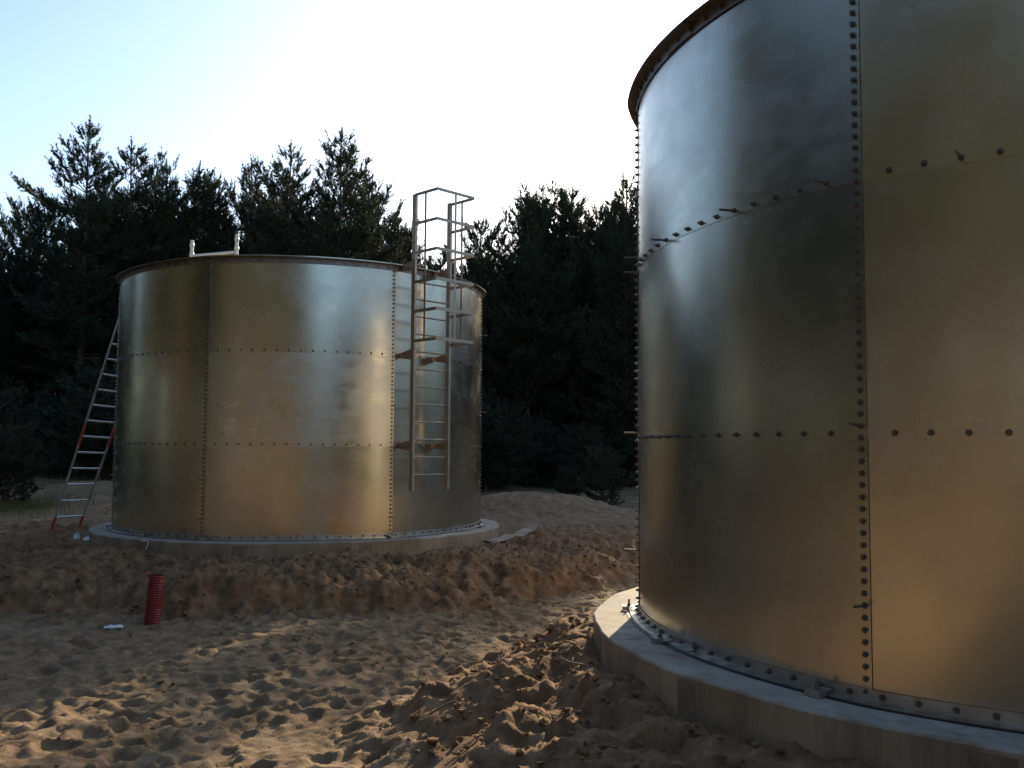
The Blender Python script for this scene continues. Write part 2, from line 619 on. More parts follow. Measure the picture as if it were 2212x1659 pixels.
# footprints and scuffs: trodden all over the open sand
frng = np.random.default_rng(11)
nf = 7000
fx = frng.uniform(-9, 5.2, nf); fy = 4.0 + 15.5 * frng.random(nf) ** 1.25
for i in range(nf):
    x0, y0 = fx[i], fy[i]
    rf0 = math.hypot(x0 - FAR_C[0], y0 - FAR_C[1]); rn0 = math.hypot(x0 - NEAR_C[0], y0 - NEAR_C[1])
    if rf0 < 4.0 or rn0 < 4.1:
        continue
    onbank = rf0 < 6.4 or rn0 < 4.9 or (abs(x0 - 0.1) < 0.8 and 5 < y0 < 9)
    if onbank and frng.random() < 0.55:
        continue
    L = frng.uniform(.06, .15); W = L * frng.uniform(.35, .75); dep = L * frng.uniform(.12, .34)
    if frng.random() < .12:
        L *= 1.6; W *= 1.7; dep *= .7
    a = frng.uniform(0, math.pi)
    rad = L * 2.0
    i0, i1 = np.searchsorted(gx, (x0 - rad, x0 + rad)); j0, j1 = np.searchsorted(gy, (y0 - rad, y0 + rad))
    if i1 - i0 < 3 or j1 - j0 < 3:
        continue
    dx = X[j0:j1, i0:i1] - x0; dy = Y[j0:j1, i0:i1] - y0
    u = (dx * math.cos(a) + dy * math.sin(a)) / L; v = (-dx * math.sin(a) + dy * math.cos(a)) / W
    q = np.sqrt(u * u + v * v)
    tilt = 1 + 0.45 * np.clip(u, -1, 1) * (1 if i % 2 else -1)
    Z[j0:j1, i0:i1] += -dep * np.exp(-q ** 4 * 0.9) * tilt + 0.42 * dep * np.exp(-((q - 1.25) / 0.30) ** 2)

# boot prints in trails
for (sx_, sy_, ex_, ey_) in ((-3.6, 4.6, -0.9, 11.8), (-1.6, 4.5, -2.3, 10.9), (-5.2, 6.4, 0.6, 10.6), (-0.9, 4.4, -1.3, 9.8), (-7.0, 9.3, -1.0, 10.4), (-4.6, 4.8, -5.6, 10.4), (-2.4, 5.0, 0.2, 12.5), (0.9, 10.6, -3.2, 5.6)):
    Ln = math.hypot(ex_ - sx_, ey_ - sy_)
    ux, uy = (ex_ - sx_) / Ln, (ey_ - sy_) / Ln
    k = 0
    dd = 0.0
    while dd < Ln:
        side_ = .10 if k % 2 else -.10
        x0 = sx_ + ux * dd - uy * side_ + frng.normal(0, .03); y0 = sy_ + uy * dd + ux * side_ + frng.normal(0, .03)
        a = math.atan2(uy, ux) + frng.normal(0, .12) + (.12 if k % 2 else -.12)
        i0, i1 = np.searchsorted(gx, (x0 - .32, x0 + .32)); j0, j1 = np.searchsorted(gy, (y0 - .32, y0 + .32))
        if i1 - i0 > 4 and j1 - j0 > 4:
            dx = X[j0:j1, i0:i1] - x0; dy = Y[j0:j1, i0:i1] - y0
            u = (dx * math.cos(a) + dy * math.sin(a)); v = (-dx * math.sin(a) + dy * math.cos(a))
            wid = .052 + .012 * np.sin((u + .14) * 11) - .010 * np.exp(-((u + .03) / .04) ** 2)
            q = np.maximum(np.abs(u) / .150, np.abs(v) / wid)
            flat = 1 - ss(.80, 1.08, q)
            base_ = np.median(Z[j0:j1, i0:i1])
            dep = frng.uniform(.022, .040)
            old = Z[j0:j1, i0:i1]
            Z[j0:j1, i0:i1] = old * (1 - .75 * flat) + (base_ - dep - .010 * np.sign(u)) * .75 * flat + .012 * np.exp(-((q - 1.25) / .16) ** 2)
        dd += frng.uniform(.55, .72); k += 1
Z += (0.007 * fbm(X * 9, Y * 9, 3, 141, .6)) * (1 - ss(14, 22, Y)) * (1 - ss(6, 12, np.abs(X)))

ny, nx = X.shape
idx = np.arange(nx * ny).reshape(ny, nx)
quads = np.stack([idx[:-1, :-1], idx[:-1, 1:], idx[1:, 1:], idx[1:, :-1]], -1).reshape(-1, 4)
gme = np_mesh('ground', np.stack([X, Y, Z], -1).reshape(-1, 3), quads, M['sand'], True)
for nm, arr in (('soil', SOIL), ('forest', FOREST)):
    at = gme.attributes.new(nm, 'FLOAT', 'POINT')
    at.data.foreach_set('value', arr.astype(np.float32).ravel())
tag(link('ground', gme), kind='structure')


def ground_z(x, y):
    i = int(np.clip(np.searchsorted(gx, x), 1, nx - 1)); j = int(np.clip(np.searchsorted(gy, y), 1, ny - 1))
    tx = (x - gx[i - 1]) / (gx[i] - gx[i - 1]); ty = (y - gy[j - 1]) / (gy[j] - gy[j - 1])
    return float((Z[j - 1, i - 1] * (1 - tx) + Z[j - 1, i] * tx) * (1 - ty) + (Z[j, i - 1] * (1 - tx) + Z[j, i] * tx) * ty)


# ------------------------------------------------------------------ tanks
HALF = STEP / 2
KFLAT = 0.11


def prof(t):
    """sheet radius at angle t from the sheet's middle: rolled a little flat, kinked at the seams"""
    return TANK_R * ((1 - KFLAT) + KFLAT * math.cos(HALF) / math.cos(t))


def ring_r(th, seam):
    t = (th - seam) % STEP - HALF
    return prof(t)


def sheet_mesh(name, mat):
    nu, nv = 44, 3
    ex = 0.037 / TANK_R
    t0, t1 = -HALF - ex, HALF + ex
    z0, z1 = -0.034, COURSE + 0.034
    outer, inner = [], []
    for j in range(nv + 1):
        fv = j / nv
        z = z0 + (z1 - z0) * fv
        for i in range(nu + 1):
            fu = i / nu
            t = t0 + (t1 - t0) * fu
            r = prof(t) + 0.0045 * fu + 0.0045 * (1 - fv)
            outer.append((r * math.cos(t), r * math.sin(t), z))
            inner.append(((r - .003) * math.cos(t), (r - .003) * math.sin(t), z))
    b = MB()
    w = nu + 1
    fo = [(j * w + i, j * w + i + 1, (j + 1) * w + i + 1, (j + 1) * w + i) for j in range(nv) for i in range(nu)]
    b.add(outer, fo, True)
    b.add(inner, [f[::-1] for f in fo], True)

    def strip(ids, flip):
        vs, fs = [], []
        for k in ids:
            vs += [outer[k], inner[k]]
        for k in range(len(ids) - 1):
            q = (2 * k, 2 * k + 1, 2 * k + 3, 2 * k + 2)
            fs.append(q if flip else q[::-1])
        b.add(vs, fs)
    strip(list(range(w)), False); strip([nv * w + i for i in range(w)], True)
    strip([j * w for j in range(nv + 1)], True); strip([j * w + nu for j in range(nv + 1)], False)
    return b.mesh(name, mat)


def sweep(section, t0, t1, seam, n=26):
    """sweep a closed (dr, z) section along the tank's outline"""
    b = MB()
    k = len(section)
    rings = []
    for i in range(n + 1):
        th = t0 + (t1 - t0) * i / n
        r = ring_r(th, seam)
        rings.append([((r + dr) * math.cos(th), (r + dr) * math.sin(th), z) for dr, z in section])
    for q in range(k):
        q2 = (q + 1) % k
        vs = [p for ring in rings for p in (ring[q], ring[q2])]
        b.add(vs, [(2 * i, 2 * i + 1, 2 * i + 3, 2 * i + 2)[::-1] for i in range(n)], True)
    b.add(rings[0], [tuple(range(k))]); b.add(rings[-1], [tuple(range(k - 1, -1, -1))])
    return b


def hexnut_bm(long=0.0):
    b = MB()
    b.tube([(0, 0, 0), (0, 0, .004)], .0190, 10, True, False)     # washer
    b.tube([(0, 0, .004), (0, 0, .0175)], .0138, 6, True, False)  # nut
    if long:
        b.tube([(0, 0, .0175), (0, 0, long)], .0085, 7, True, True)
    else:
        b.tube([(0, 0, .0175), (0, 0, .031)], [.0085, .0075], 6, True, False)
    return b


BOLT_ME = hexnut_bm().mesh('bolt', M['bolt'])
LONG_ME = hexnut_bm(.125).mesh('long_bolt', M['bolt'])
BOLT_BM = hexnut_bm()
SHEETS = {k: sheet_mesh('panel', M[k]) for k in ('galv', 'galv_stain', 'galv_scuff')}


def clamp(parent, th, r, z):
    """anchor clamp: bent plate over the base angle, with an upright bolt"""
    mrot = Matrix.Rotation(th, 3, 'Z')
    b = MB()
    b.box(mrot @ Vector((r + .045, 0, z + .034)), (.13, .10, .008), mrot)
    b.box(mrot @ Vector((r + .106, 0, z + .016)), (.008, .10, .030), mrot)
    b.box(mrot @ Vector((r + .075, .048, z + .016)), (.055, .006, .028), mrot)
    c = b.build('anchor_clamp', M['angle'], parent)
    k = MB()
    p = mrot @ Vector((r + .055, 0, z + .038))
    k.tube([p, p + Vector((0, 0, .004))], .021, 10, True, False)
    k.tube([p + Vector((0, 0, .004)), p + Vector((0, 0, .019))], .0165, 6, True, False)
    k.tube([p + Vector((0, 0, .019)), p + Vector((0, 0, .058))], .009, 7, True, True)
    k.build('clamp_bolt', M['bolt'], c)


def build_tank(C, F, seam, label, longs, stained, clamps, group, off):
    root = empty('storage_tank', (C[0], C[1], F))
    tag(root, label, 'tank', group)
    z_base = 0.012
    top = 3 * COURSE + z_base
    for course in range(3):
        for k in range(NPAN):
            kind = stained.get((course, k), 'galv')
            o = link('panel', SHEETS[kind], root)
            o.location = (0, 0, z_base + course * COURSE)
            o.rotation_euler = (0, 0, seam + HALF + k * STEP)
            if kind == 'galv_stain':
                o['label'] = 'sheet clouded with pale streaky stains'
    # base angle, top angle, in seven lengths each
    sec_b = [(.012, .004), (.082, .004), (.082, .010), (.018, .010), (.018, .078), (.012, .078)]
    sec_t = [(.012, top - .092), (.018, top - .092), (.018, top - .006), (.098, top - .006), (.098, top), (.012, top)]
    sec_s = [(.020, .012), (.074, .012), (.074, .018), (.026, .018), (.026, .074), (.020, .074)]
    sec_s2 = [(.020, top - .086), (.026, top - .086), (.026, top - .015), (.090, top - .015), (.090, top - .009), (.020, top - .009)]
    for k in range(NPAN):
        a = seam + off + k * STEP
        g = .004 / TANK_R
        sweep(sec_b, a + g, a + STEP - g, seam).build('base_angle', M['angle'], root)
        sweep(sec_t, a + g, a + STEP - g, seam).build('top_rim', M['rim'], root)
        sweep(sec_s, a - .05, a + .05, seam, 6).build('splice_plate', M['angle'], root)
        sweep(sec_s2, a - .06, a + .06, seam, 6).build('splice_plate', M['rim'], root)
    sweep([(.100, .0015), (.112, .0015), (.112, .006), (.100, .006)], 0, 2 * math.pi, seam, 200).build('seal_strip', M['rubber'], root)
    # bolts
    spots = []
    for k in range(NPAN):
        th = seam + k * STEP
        for i in range(66):
            z = z_base + .05 + i * (3 * COURSE - .09) / 65
            spots.append((th, z, .0055))
        for c in (1, 2):
            for i in range(1, 16):
                spots.append((th + STEP * i / 16, z_base + c * COURSE, .0055))
        for i in range(16):
            spots.append((th + STEP * (i + .5) / 16, .046, .0185))
            spots.append((th + STEP * (i + .5) / 16, top - .050, .0185))
    rows = []
    for th, z, dr in spots:
        r = ring_r(th, seam) + dr
        p = Vector((r * math.cos(th), r * math.sin(th), z))
        wp = p + Vector((C[0], C[1], F))
        nrm = Vector((math.cos(th), math.sin(th), 0))
        facing = nrm.dot((EYE - wp).normalized())
        q = project(wp)
        vis = q is not None and -20 < q[0] < 2232 and -20 < q[1] < 1680 and facing > -0.05
        rows.append((0 if vis else 1, (wp - EYE).length, th, p))
    rows.sort(key=lambda t: (t[0], t[1]))
    lset = []
    for px, py in longs:
        best = min((row for row in rows if row[0] == 0),
                   key=lambda row: (project(row[3] + Vector((C[0], C[1], F)))[0] - px) ** 2 + (project(row[3] + Vector((C[0], C[1], F)))[1] - py) ** 2)
        lset.append(id(best))
    rest = MB()
    cnt = 0
    for row in rows:
        vis, d, th, p = row
        mrot = Matrix.Rotation(th, 3, 'Z') @ Matrix.Rotation(R(90), 3, 'Y') @ Matrix.Rotation(random.uniform(0, 1), 3, 'Z')
        if id(row) in lset:
            o = link('long_bolt', LONG_ME, root)
        elif cnt < 298 and vis == 0:
            o = link('bolt', BOLT_ME, root); cnt += 1
        else:
            rest.add([mrot @ Vector(v) + p for v in BOLT_BM.v], BOLT_BM.f)
            continue
        if id(row) in lset:
            mrot = Matrix.Rotation(th, 3, 'Z') @ Matrix.Rotation(R(90 + random.uniform(-5, 5)), 3, 'Y')
        o.matrix_local = Matrix.Translation(p) @ mrot.to_4x4()
    tag(rest.build('bolts', M['bolt'], root), kind='stuff')
    for th in clamps:
        clamp(root, th, ring_r(th, seam) + .05, .003)
    # floor plate
    b = MB()
    n = 84
    vs = [((ring_r(2 * math.pi * i / n, seam) - .02) * math.cos(2 * math.pi * i / n), (ring_r(2 * math.pi * i / n, seam) - .02) * math.sin(2 * math.pi * i / n), .008) for i in range(n)]
    b.add(vs, [tuple(range(n))])
    b.build('floor_plate', M['angle'], root)
    return root


def build_foundation(C, F, label, seed, patches, facets):
    r = random.Random(seed)
    root = empty('concrete_foundation', (C[0], C[1], F - 1.0))
    tag(root, label, 'foundation', 'round concrete tank foundations')
    b = MB()
    n = 168
    zs = [(0.0, 0.0), (.45, 0), (.7, 0), (.9, 0.0), (.988, 0.0), (1.0, -.010)]
    prevs = []
    jit = [r.uniform(-.006, .006) for _ in range(n)]

    def rad(i):
        th = 2 * math.pi * i / n
        t = (th + seed) % (2 * math.pi / facets) - math.pi / facets
        return FOUND_R * (.55 + .45 * math.cos(math.pi / facets) / math.cos(t)) + jit[i] * .5
    for z, dr in zs:
        prevs.append([((rad(i) + dr) * math.cos(2 * math.pi * i / n), (rad(i) + dr) * math.sin(2 * math.pi * i / n), z + (r.uniform(-.004, .0) if z > .97 else 0)) for i in range(n)])
    for lo, hi in ((0, len(zs) - 1), (len(zs) - 2, len(zs))):
        sub = prevs[lo:hi] if hi < len(zs) else prevs[-2:]
        vs = [p for ring in sub for p in ring]
        fs = [(j * n + i, j * n + (i + 1) % n, (j + 1) * n + (i + 1) % n, (j + 1) * n + i) for j in range(len(sub) - 1) for i in range(n)]
        b.add(vs, fs, hi < len(zs))
    # top: rings inward so that it is gently uneven
    rings = [prevs[-1]]
    for rr in (3.68, 3.55, 3.3, 2.0):
        rings.append([(rr * math.cos(2 * math.pi * i / n), rr * math.sin(2 * math.pi * i / n), 1.0 - (r.uniform(0, .004) if rr > 3.56 else .0005)) for i in range(n)])
    vs = [p for ring in rings for p in ring]
    fs = [(j * n + i, j * n + (i + 1) % n, (j + 1) * n + (i + 1) % n, (j + 1) * n + i) for j in range(len(rings) - 1) for i in range(n)]
    fs.append(tuple((len(rings) - 1) * n + i for i in range(n)))
    b.add(vs, fs, True)
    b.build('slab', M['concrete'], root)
    for th, w in patches:
        m = 5
        q = MB()
        vs = []
        for i in range(m + 1):
            a = th + (i / m - .5) * w / FOUND_R
            f = a / (2 * math.pi) * n
            i0 = int(math.floor(f)); fr = f - i0
            rr = rad(i0 % n) * (1 - fr) + rad((i0 + 1) % n) * fr
            for dz in (.3, .966):
                vs.append(((rr + .004) * math.cos(a), (rr + .004) * math.sin(a), dz))
                vs.append(((rr - .02) * math.cos(a), (rr - .02) * math.sin(a), dz))
        fs = []
        for i in range(m):
            k = 4 * i
            fs += [(k, k + 4, k + 6, k + 2), (k + 2, k + 6, k + 7, k + 3), (k, k + 1, k + 5, k + 4)]
        fs += [(0, 2, 3, 1), (4 * m, 4 * m + 1, 4 * m + 3, 4 * m + 2)]
        q.add(vs, fs)
        q.build('joint_patch', M['concrete_patch'], root)
    return root


def th_of(C, px, py, z):
    p = at_z(px, py, z)
    return math.atan2(p.y - C[1], p.x - C[0])


near_clamps = [th_of(NEAR_C, 1362, 1318, NEAR_F), th_of(NEAR_C, 1438, 1388, NEAR_F), th_of(NEAR_C, 1812, 1490, NEAR_F)]
near_clamps += [near_clamps[2] + STEP * .5 * i for i in range(1, 9)]
far_clamps = [th_of(FAR_C, px, py, FAR_F) for px, py in ((232, 1145), (300, 1160), (440, 1168), (640, 1170), (850, 1163), (1045, 1140))]

build_foundation(NEAR_C, NEAR_F, 'curved concrete foundation under the large tank close to the viewer', 3,
                 [(th_of(NEAR_C, 1535, 1500, .25), .16), (th_of(NEAR_C, 1305, 1400, .25), .07), (th_of(NEAR_C, 2185, 1625, .2), .22)], 22)
build_foundation(FAR_C, FAR_F, 'concrete ring foundation on the sand bank under the tank with the caged ladder', 5,
                 [(th_of(FAR_C, 525, 1190, .2), .20), (th_of(FAR_C, 787, 1188, .2), .22), (th_of(FAR_C, 312, 1185, .2), .18)], 18)

near_tank = build_tank(NEAR_C, NEAR_F, NEAR_SEAM, 'huge galvanised steel tank cut off by the top and right of the photo',
                       [(1440, 507), (1590, 446), (1775, 393), (2108, 330), (1470, 935), (1845, 922), (1860, 1303), (1378, 588), (1378, 940), (1385, 548), (1378, 1190)],
                       {(2, 6): 'galv_scuff', (2, 5): 'galv_scuff'}, near_clamps, 'galvanised bolted tanks', (th_of(NEAR_C, 1468, 1385, NEAR_F + .05) - NEAR_SEAM) % STEP)
far_tank = build_tank(FAR_C, FAR_F, FAR_SEAM, 'smaller looking galvanised steel tank standing whole behind the sand bank',
                      [(448, 858), (440, 1034), (438, 1121), (848, 873), (848, 962), (844, 1121), (1038, 722), (1038, 888), (1036, 1110)],
                      {(1, 6): 'galv_stain', (1, 5): 'galv'}, far_clamps, 'galvanised bolted tanks', (th_of(FAR_C, 655, 1168, FAR_F + .04) - FAR_SEAM) % STEP)

# ------------------------------------------------------------------ caged ladder on the far tank
lad = empty('caged_ladder', (FAR_C[0], FAR_C[1], 0))
tag(lad, 'steel ladder with square safety cage bolted to the side of the farther tank', 'ladder')
AZ = R(90 - 134.4)
n_ = Vector((math.cos(AZ), math.sin(AZ), 0)); t_ = Vector((-math.sin(AZ), math.cos(AZ), 0))


def lp(r, s, z):
    return n_ * r + t_ * s + Vector((0, 0, z))


E = EYE.z
RL, HW, CD = 3.71, .385, .585
for s in (-1, 1):
    MB().bar(lp(RL, s * HW, E - .69), lp(RL, s * HW, E + 4.22), .046, .085, n_).build('rail', M['ladder_steel'], lad)
for k in range(12):
    z = E - .435 + k * .29
    MB().tube([lp(RL, -HW + .022, z), lp(RL, HW - .022, z)], .015, 8).build('rung', M['ladder_steel'], lad)
for k in range(6):
    z = E + 4.20 - k * .488
    b = MB()
    e = .006
    b.bar(lp(RL + .030, -HW - .027, z), lp(RL + CD, -HW - .027, z), .007, .052)
    b.bar(lp(RL + CD + .0035, -HW - .0305, z + e * .2), lp(RL + CD + .0035, HW + .0305, z + e * .2), .007, .052)
    b.bar(lp(RL + CD, HW + .027, z), lp(RL + .030, HW + .027, z), .007, .052)
    b.build('cage_hoop', M['ladder_steel'], lad)
for r_, s_ in ((RL + CD * .5, -HW - .018), (RL + CD - .006, 0.0), (RL + CD * .5, HW + .018)):
    up = t_ if abs(s_) > .1 else n_
    MB().bar(lp(r_, s_, E + 4.22), lp(r_, s_, E + 1.74), .042, .008, up).build('cage_bar', M['ladder_steel'], lad)
for zc, zt in ((FAR_F + COURSE, 0), (FAR_F + 2 * COURSE, 0), (FAR_F + 3 * COURSE - .02, 1)):
    for s in (-1, 1):
        sw = s * (HW + .030)
        rt = math.sqrt(TANK_R ** 2 - sw ** 2) + .01 if not zt else math.sqrt((TANK_R + .05) ** 2 - sw ** 2)
        b = MB()
        vs = []
        for ds in (-.004, .004):
            vs += [lp(RL + .03, sw + ds, zc + .10), lp(RL + .03, sw + ds, zc - .09), lp(rt, sw + ds, zc - .045), lp(rt, sw + ds, zc + .035)]
        b.add(vs, [(0, 1, 2, 3), (7, 6, 5, 4), (0, 4, 5, 1), (1, 5, 6, 2), (2, 6, 7, 3), (3, 7, 4, 0)])
        b.bar(lp(rt + .008, sw, zc), lp(rt + .008 - (.02 if s else 0), sw - s * .11, zc), .008, .075)
        b.build('bracket', M['bracket'], lad)

# ------------------------------------------------------------------ leaning ladder
el = empty('leaning_ladder', at_y(102, 1168, 17.6))
tag(el, 'worn aluminium ladder with red rail ends leaning on the farther tank', 'ladder')
O = el.location.copy()
A0, A1 = at_y(102, 1172, 17.6), at_y(264, 668, 18.6)
B0, B1 = at_y(161, 1166, 17.9), at_y(333, 685, 18.98)
for a, c in ((A0, A1), (B0, B1)):
    d = (c - a)
    MB().bar(a - O, c - O, .028, .085, (0.6, -0.8, 0)).build('rail', M['old_rail'], el)
    for f0, f1 in ((0.015, 0.10), (0.40, 0.49)):
        MB().bar(a + d * f0 - O, a + d * f1 - O, .036, .092, (0.6, -0.8, 0)).build('red_sleeve', M['red_plastic'], el)
for k in range(15):
    f = 0.033 + k * 0.0675
    if f > 1: break
    p, q = A0 + (A1 - A0) * f, B0 + (B1 - B0) * f
    MB().tube([p - O, q - O], .019, 10).build('rung', M['alu'], el)

# ------------------------------------------------------------------ pipe frame above the far tank
pf = empty('pipe_frame', (0, 0, 0))
tag(pf, 'white plastic pipe frame with two uprights rising out of the farther tank', 'pipe')
YB = 16.6
P1t, P2t = at_y(415, 519, YB), at_y(512, 506, YB)
P1, P2 = at_y(415, 553, YB), at_y(512, 545, YB)
pf.location = (P1.x, P1.y, FAR_F + .008)
O = pf.location.copy()
for pt in (P1t, P2t):
    MB().tube([Vector((pt.x, pt.y, FAR_F + .012)) - O, pt - O], .032, 10).build('pipe', M['pvc'], pf)
    b = MB()
    for dz in (-.13, -.30):
        c = pt + Vector((0, 0, dz)) - O
        b.tube([c, c + Vector((0, 0, .02)), c + Vector((0, 0, .05)), c + Vector((0, 0, .07))], [.037, .043, .043, .037], 10)
    b.build('coupling', M['pvc'], pf)
MB().tube([P1 + Vector((.03, 0, 0)) - O, P2 + Vector((-.03, 0, 0)) - O], .03, 10).build('cross_pipe', M['pvc'], pf)

# ------------------------------------------------------------------ red corrugated pipe
base = at_z(328, 1346, -0.25)
base.z = ground_z(base.x, base.y)
rp = empty('corrugated_pipe', base)
tag(rp, 'short red ribbed drain pipe standing upright in the sand', 'pipe')
b = MB()
pts, rad = [], []
nrib = 24
Hh, tilt = .565, Vector((.045, 0.0, 0))
for i in range(nrib * 4 + 1):
    z = -.12 + (Hh + .12) * i / (nrib * 4)
    pts.append(Vector((0, 0, z)) + tilt * (z / Hh))
    rad.append(.0945 if i % 4 in (1, 2) else .085)
b.tube(pts, rad, 28, False, True)
b.tube([pts[-1], pts[-1] + Vector((0, 0, -.35))], .078, 28, False, True)
ringa = [pts[-1] + Vector((.0850 * math.cos(2 * math.pi * k / 28), .0850 * math.sin(2 * math.pi * k / 28), 0)) for k in range(28)]
ringb = [pts[-1] + Vector((.078 * math.cos(2 * math.pi * k / 28), .078 * math.sin(2 * math.pi * k / 28), 0)) for k in range(28)]
b.add(ringa + ringb, [(k, (k + 1) % 28, 28 + (k + 1) % 28, 28 + k) for k in range(28)])
b.build('ribbed_wall', M['red_pipe'], rp)

# ------------------------------------------------------------------ small things lying about
def rag(name, px, py, z, w, d, h, label, mat, cat, rz=0.0, seed=1):
    """a crumpled scrap: a small folded sheet with thickness"""
    r = random.Random(seed)
    p = at_z(px, py, z)
    p.z = ground_z(p.x, p.y)
    nx_, ny_ = 6, 4
    vs, fs = [], []
    for top in (1, 0):
        for j in range(ny_ + 1):
            for i in range(nx_ + 1):
                hh = h * (0.35 + .65 * abs(math.sin(i * 1.9 + seed) * math.cos(j * 1.3 + seed * 2))) if 0 < i < nx_ and 0 < j < ny_ else h * r.uniform(.1, .5)
                vs.append(((i / nx_ - .5) * w + r.uniform(-.1, .1) * w / nx_, (j / ny_ - .5) * d + r.uniform(-.1, .1) * d / ny_, hh if top else max(-.01, hh - .012)))
    W = nx_ + 1
    off = W * (ny_ + 1)
    for i in range(off):
        vs[off + i] = (vs[i][0], vs[i][1], vs[off + i][2])
    for j in range(ny_):
        for i in range(nx_):
            q = (j * W + i, j * W + i + 1, (j + 1) * W + i + 1, (j + 1) * W + i)
            fs.append(q); fs.append(tuple(off + k for k in q[::-1]))
    edge = [i for i in range(W)] + [j * W + nx_ for j in range(1, ny_ + 1)] + [ny_ * W + i for i in range(nx_ - 1, -1, -1)] + [j * W for j in range(ny_ - 1, 0, -1)]
    for a, c in zip(edge, edge[1:] + edge[:1]):
        fs.append((a, off + a, off + c, c))
    o = MB().add(vs, fs).build(name, mat)
    o.location = p
    o.rotation_euler = (0, 0, rz)
    tag(o, label, cat)
    return o


rag('plastic_scrap', 245, 1356, -.25, .20, .10, .03, 'flat white plastic scrap on the sand beside the red pipe', M['litter'], 'litter', .2, 1)
rag('plastic_cup', 165, 1180, .05, .10, .12, .17, 'white crumpled cup near the foot of the leaning ladder', M['litter'], 'litter', .5, 2)
rag('paper_scrap', 190, 1184, .05, .17, .13, .10, 'white paper scrap between the leaning ladder and the concrete', M['litter'], 'litter', -.6, 3)
rag('foam_scrap', 221, 1207, .03, .16, .12, .07, 'small white foam scrap on the sand bank by the foundation', M['litter'], 'litter', .9, 4)

# thin bent board on the right end of the bank
pa, pb = at_z(1052, 1188, .06), at_z(1152, 1162, .10)
b = MB()
nb_ = 12
vs = []
dirv = (pb - pa); dirv.z = 0
side = Vector((-dirv.y, dirv.x, 0)).normalized()
for i in range(nb_ + 1):
    f = i / nb_
    q = pa + dirv * f
    zz = max(ground_z(q.x, q.y), .03) + .035 + .10 * f ** 2
    for s_, dz in ((-.11, 0), (.11, 0.02), (.11, .035), (-.11, .015)):
        vs.append(q + side * s_ + Vector((0, 0, zz - q.z + dz)))
fs = [(0, 1, 2, 3), tuple(nb_ * 4 + k for k in (3, 2, 1, 0))]
for i in range(nb_):
    for k in range(4):
        k2 = (k + 1) % 4
        fs.append((i * 4 + k, (i + 1) * 4 + k, (i + 1) * 4 + k2, i * 4 + k2))
b.add(vs, fs)
tag(b.build('bent_board', M['wood']), 'thin pale bent board lying on the bank right of the foundation', 'board')

# loop of wire at the far foundation
w0 = at_z(305, 1207, .06)
pts = [w0 + Vector((dx, -.02 - .03 * math.sin(i), dz)) for i, (dx, dz) in enumerate(((0, -.1), (.02, .04), (.05, .10), (.085, .17), (.10, .23), (.085, .275), (.04, .285), (.01, .27)))]
tag(MB().tube(pts, .006, 5).build('wire_end', M['litter']), 'pale bent wire end sticking up against the farther foundation', 'wire')

# dry roots and twigs on the spoil heap
trng = random.Random(5)
for i, (px, py, ln, az, lab) in enumerate((
        (1240, 1462, .42, 2.6, 'forked dry root on the crest of the spoil heap'),
        (1262, 1490, .30, 2.2, 'dry root stub below the forked root on the heap'),
        (930, 1523, .30, .3, 'thin twig at the left toe of the spoil heap'),
        (1180, 1600, .25, 1.2, 'small twig on the shaded heap close to the viewer'),
        (1565, 1590, .30, 2.9, 'short twig on dark sand by the nearer foundation'),
        (1060, 1436, .22, .9, 'pale root tip on the far lump of the heap'))):
    p = at_z(px, py, .0)
    g = []
    d = Vector((math.cos(az), math.sin(az), 0))
    for k in range(6):
        q = p + d * ln * k / 5 + Vector((trng.uniform(-.02, .02), trng.uniform(-.02, .02), 0))
        q.z = ground_z(q.x, q.y) + .012 + .05 * math.sin(k / 5 * math.pi) * trng.uniform(.3, 1)
        g.append(q)
    b = MB().tube(g, [.009, .008, .007, .006, .004, .002], 5)
    for k in (2, 3):
        d2 = Matrix.Rotation(trng.choice((-1, 1)) * .8, 3, 'Z') @ d
        b.tube([g[k], g[k] + d2 * ln * .2 + Vector((0, 0, .03)), g[k] + d2 * ln * .4 + Vector((0, 0, .01))], [.006, .004, .002], 4)
    tag(b.build('dry_root', M['twig']), lab, 'root')

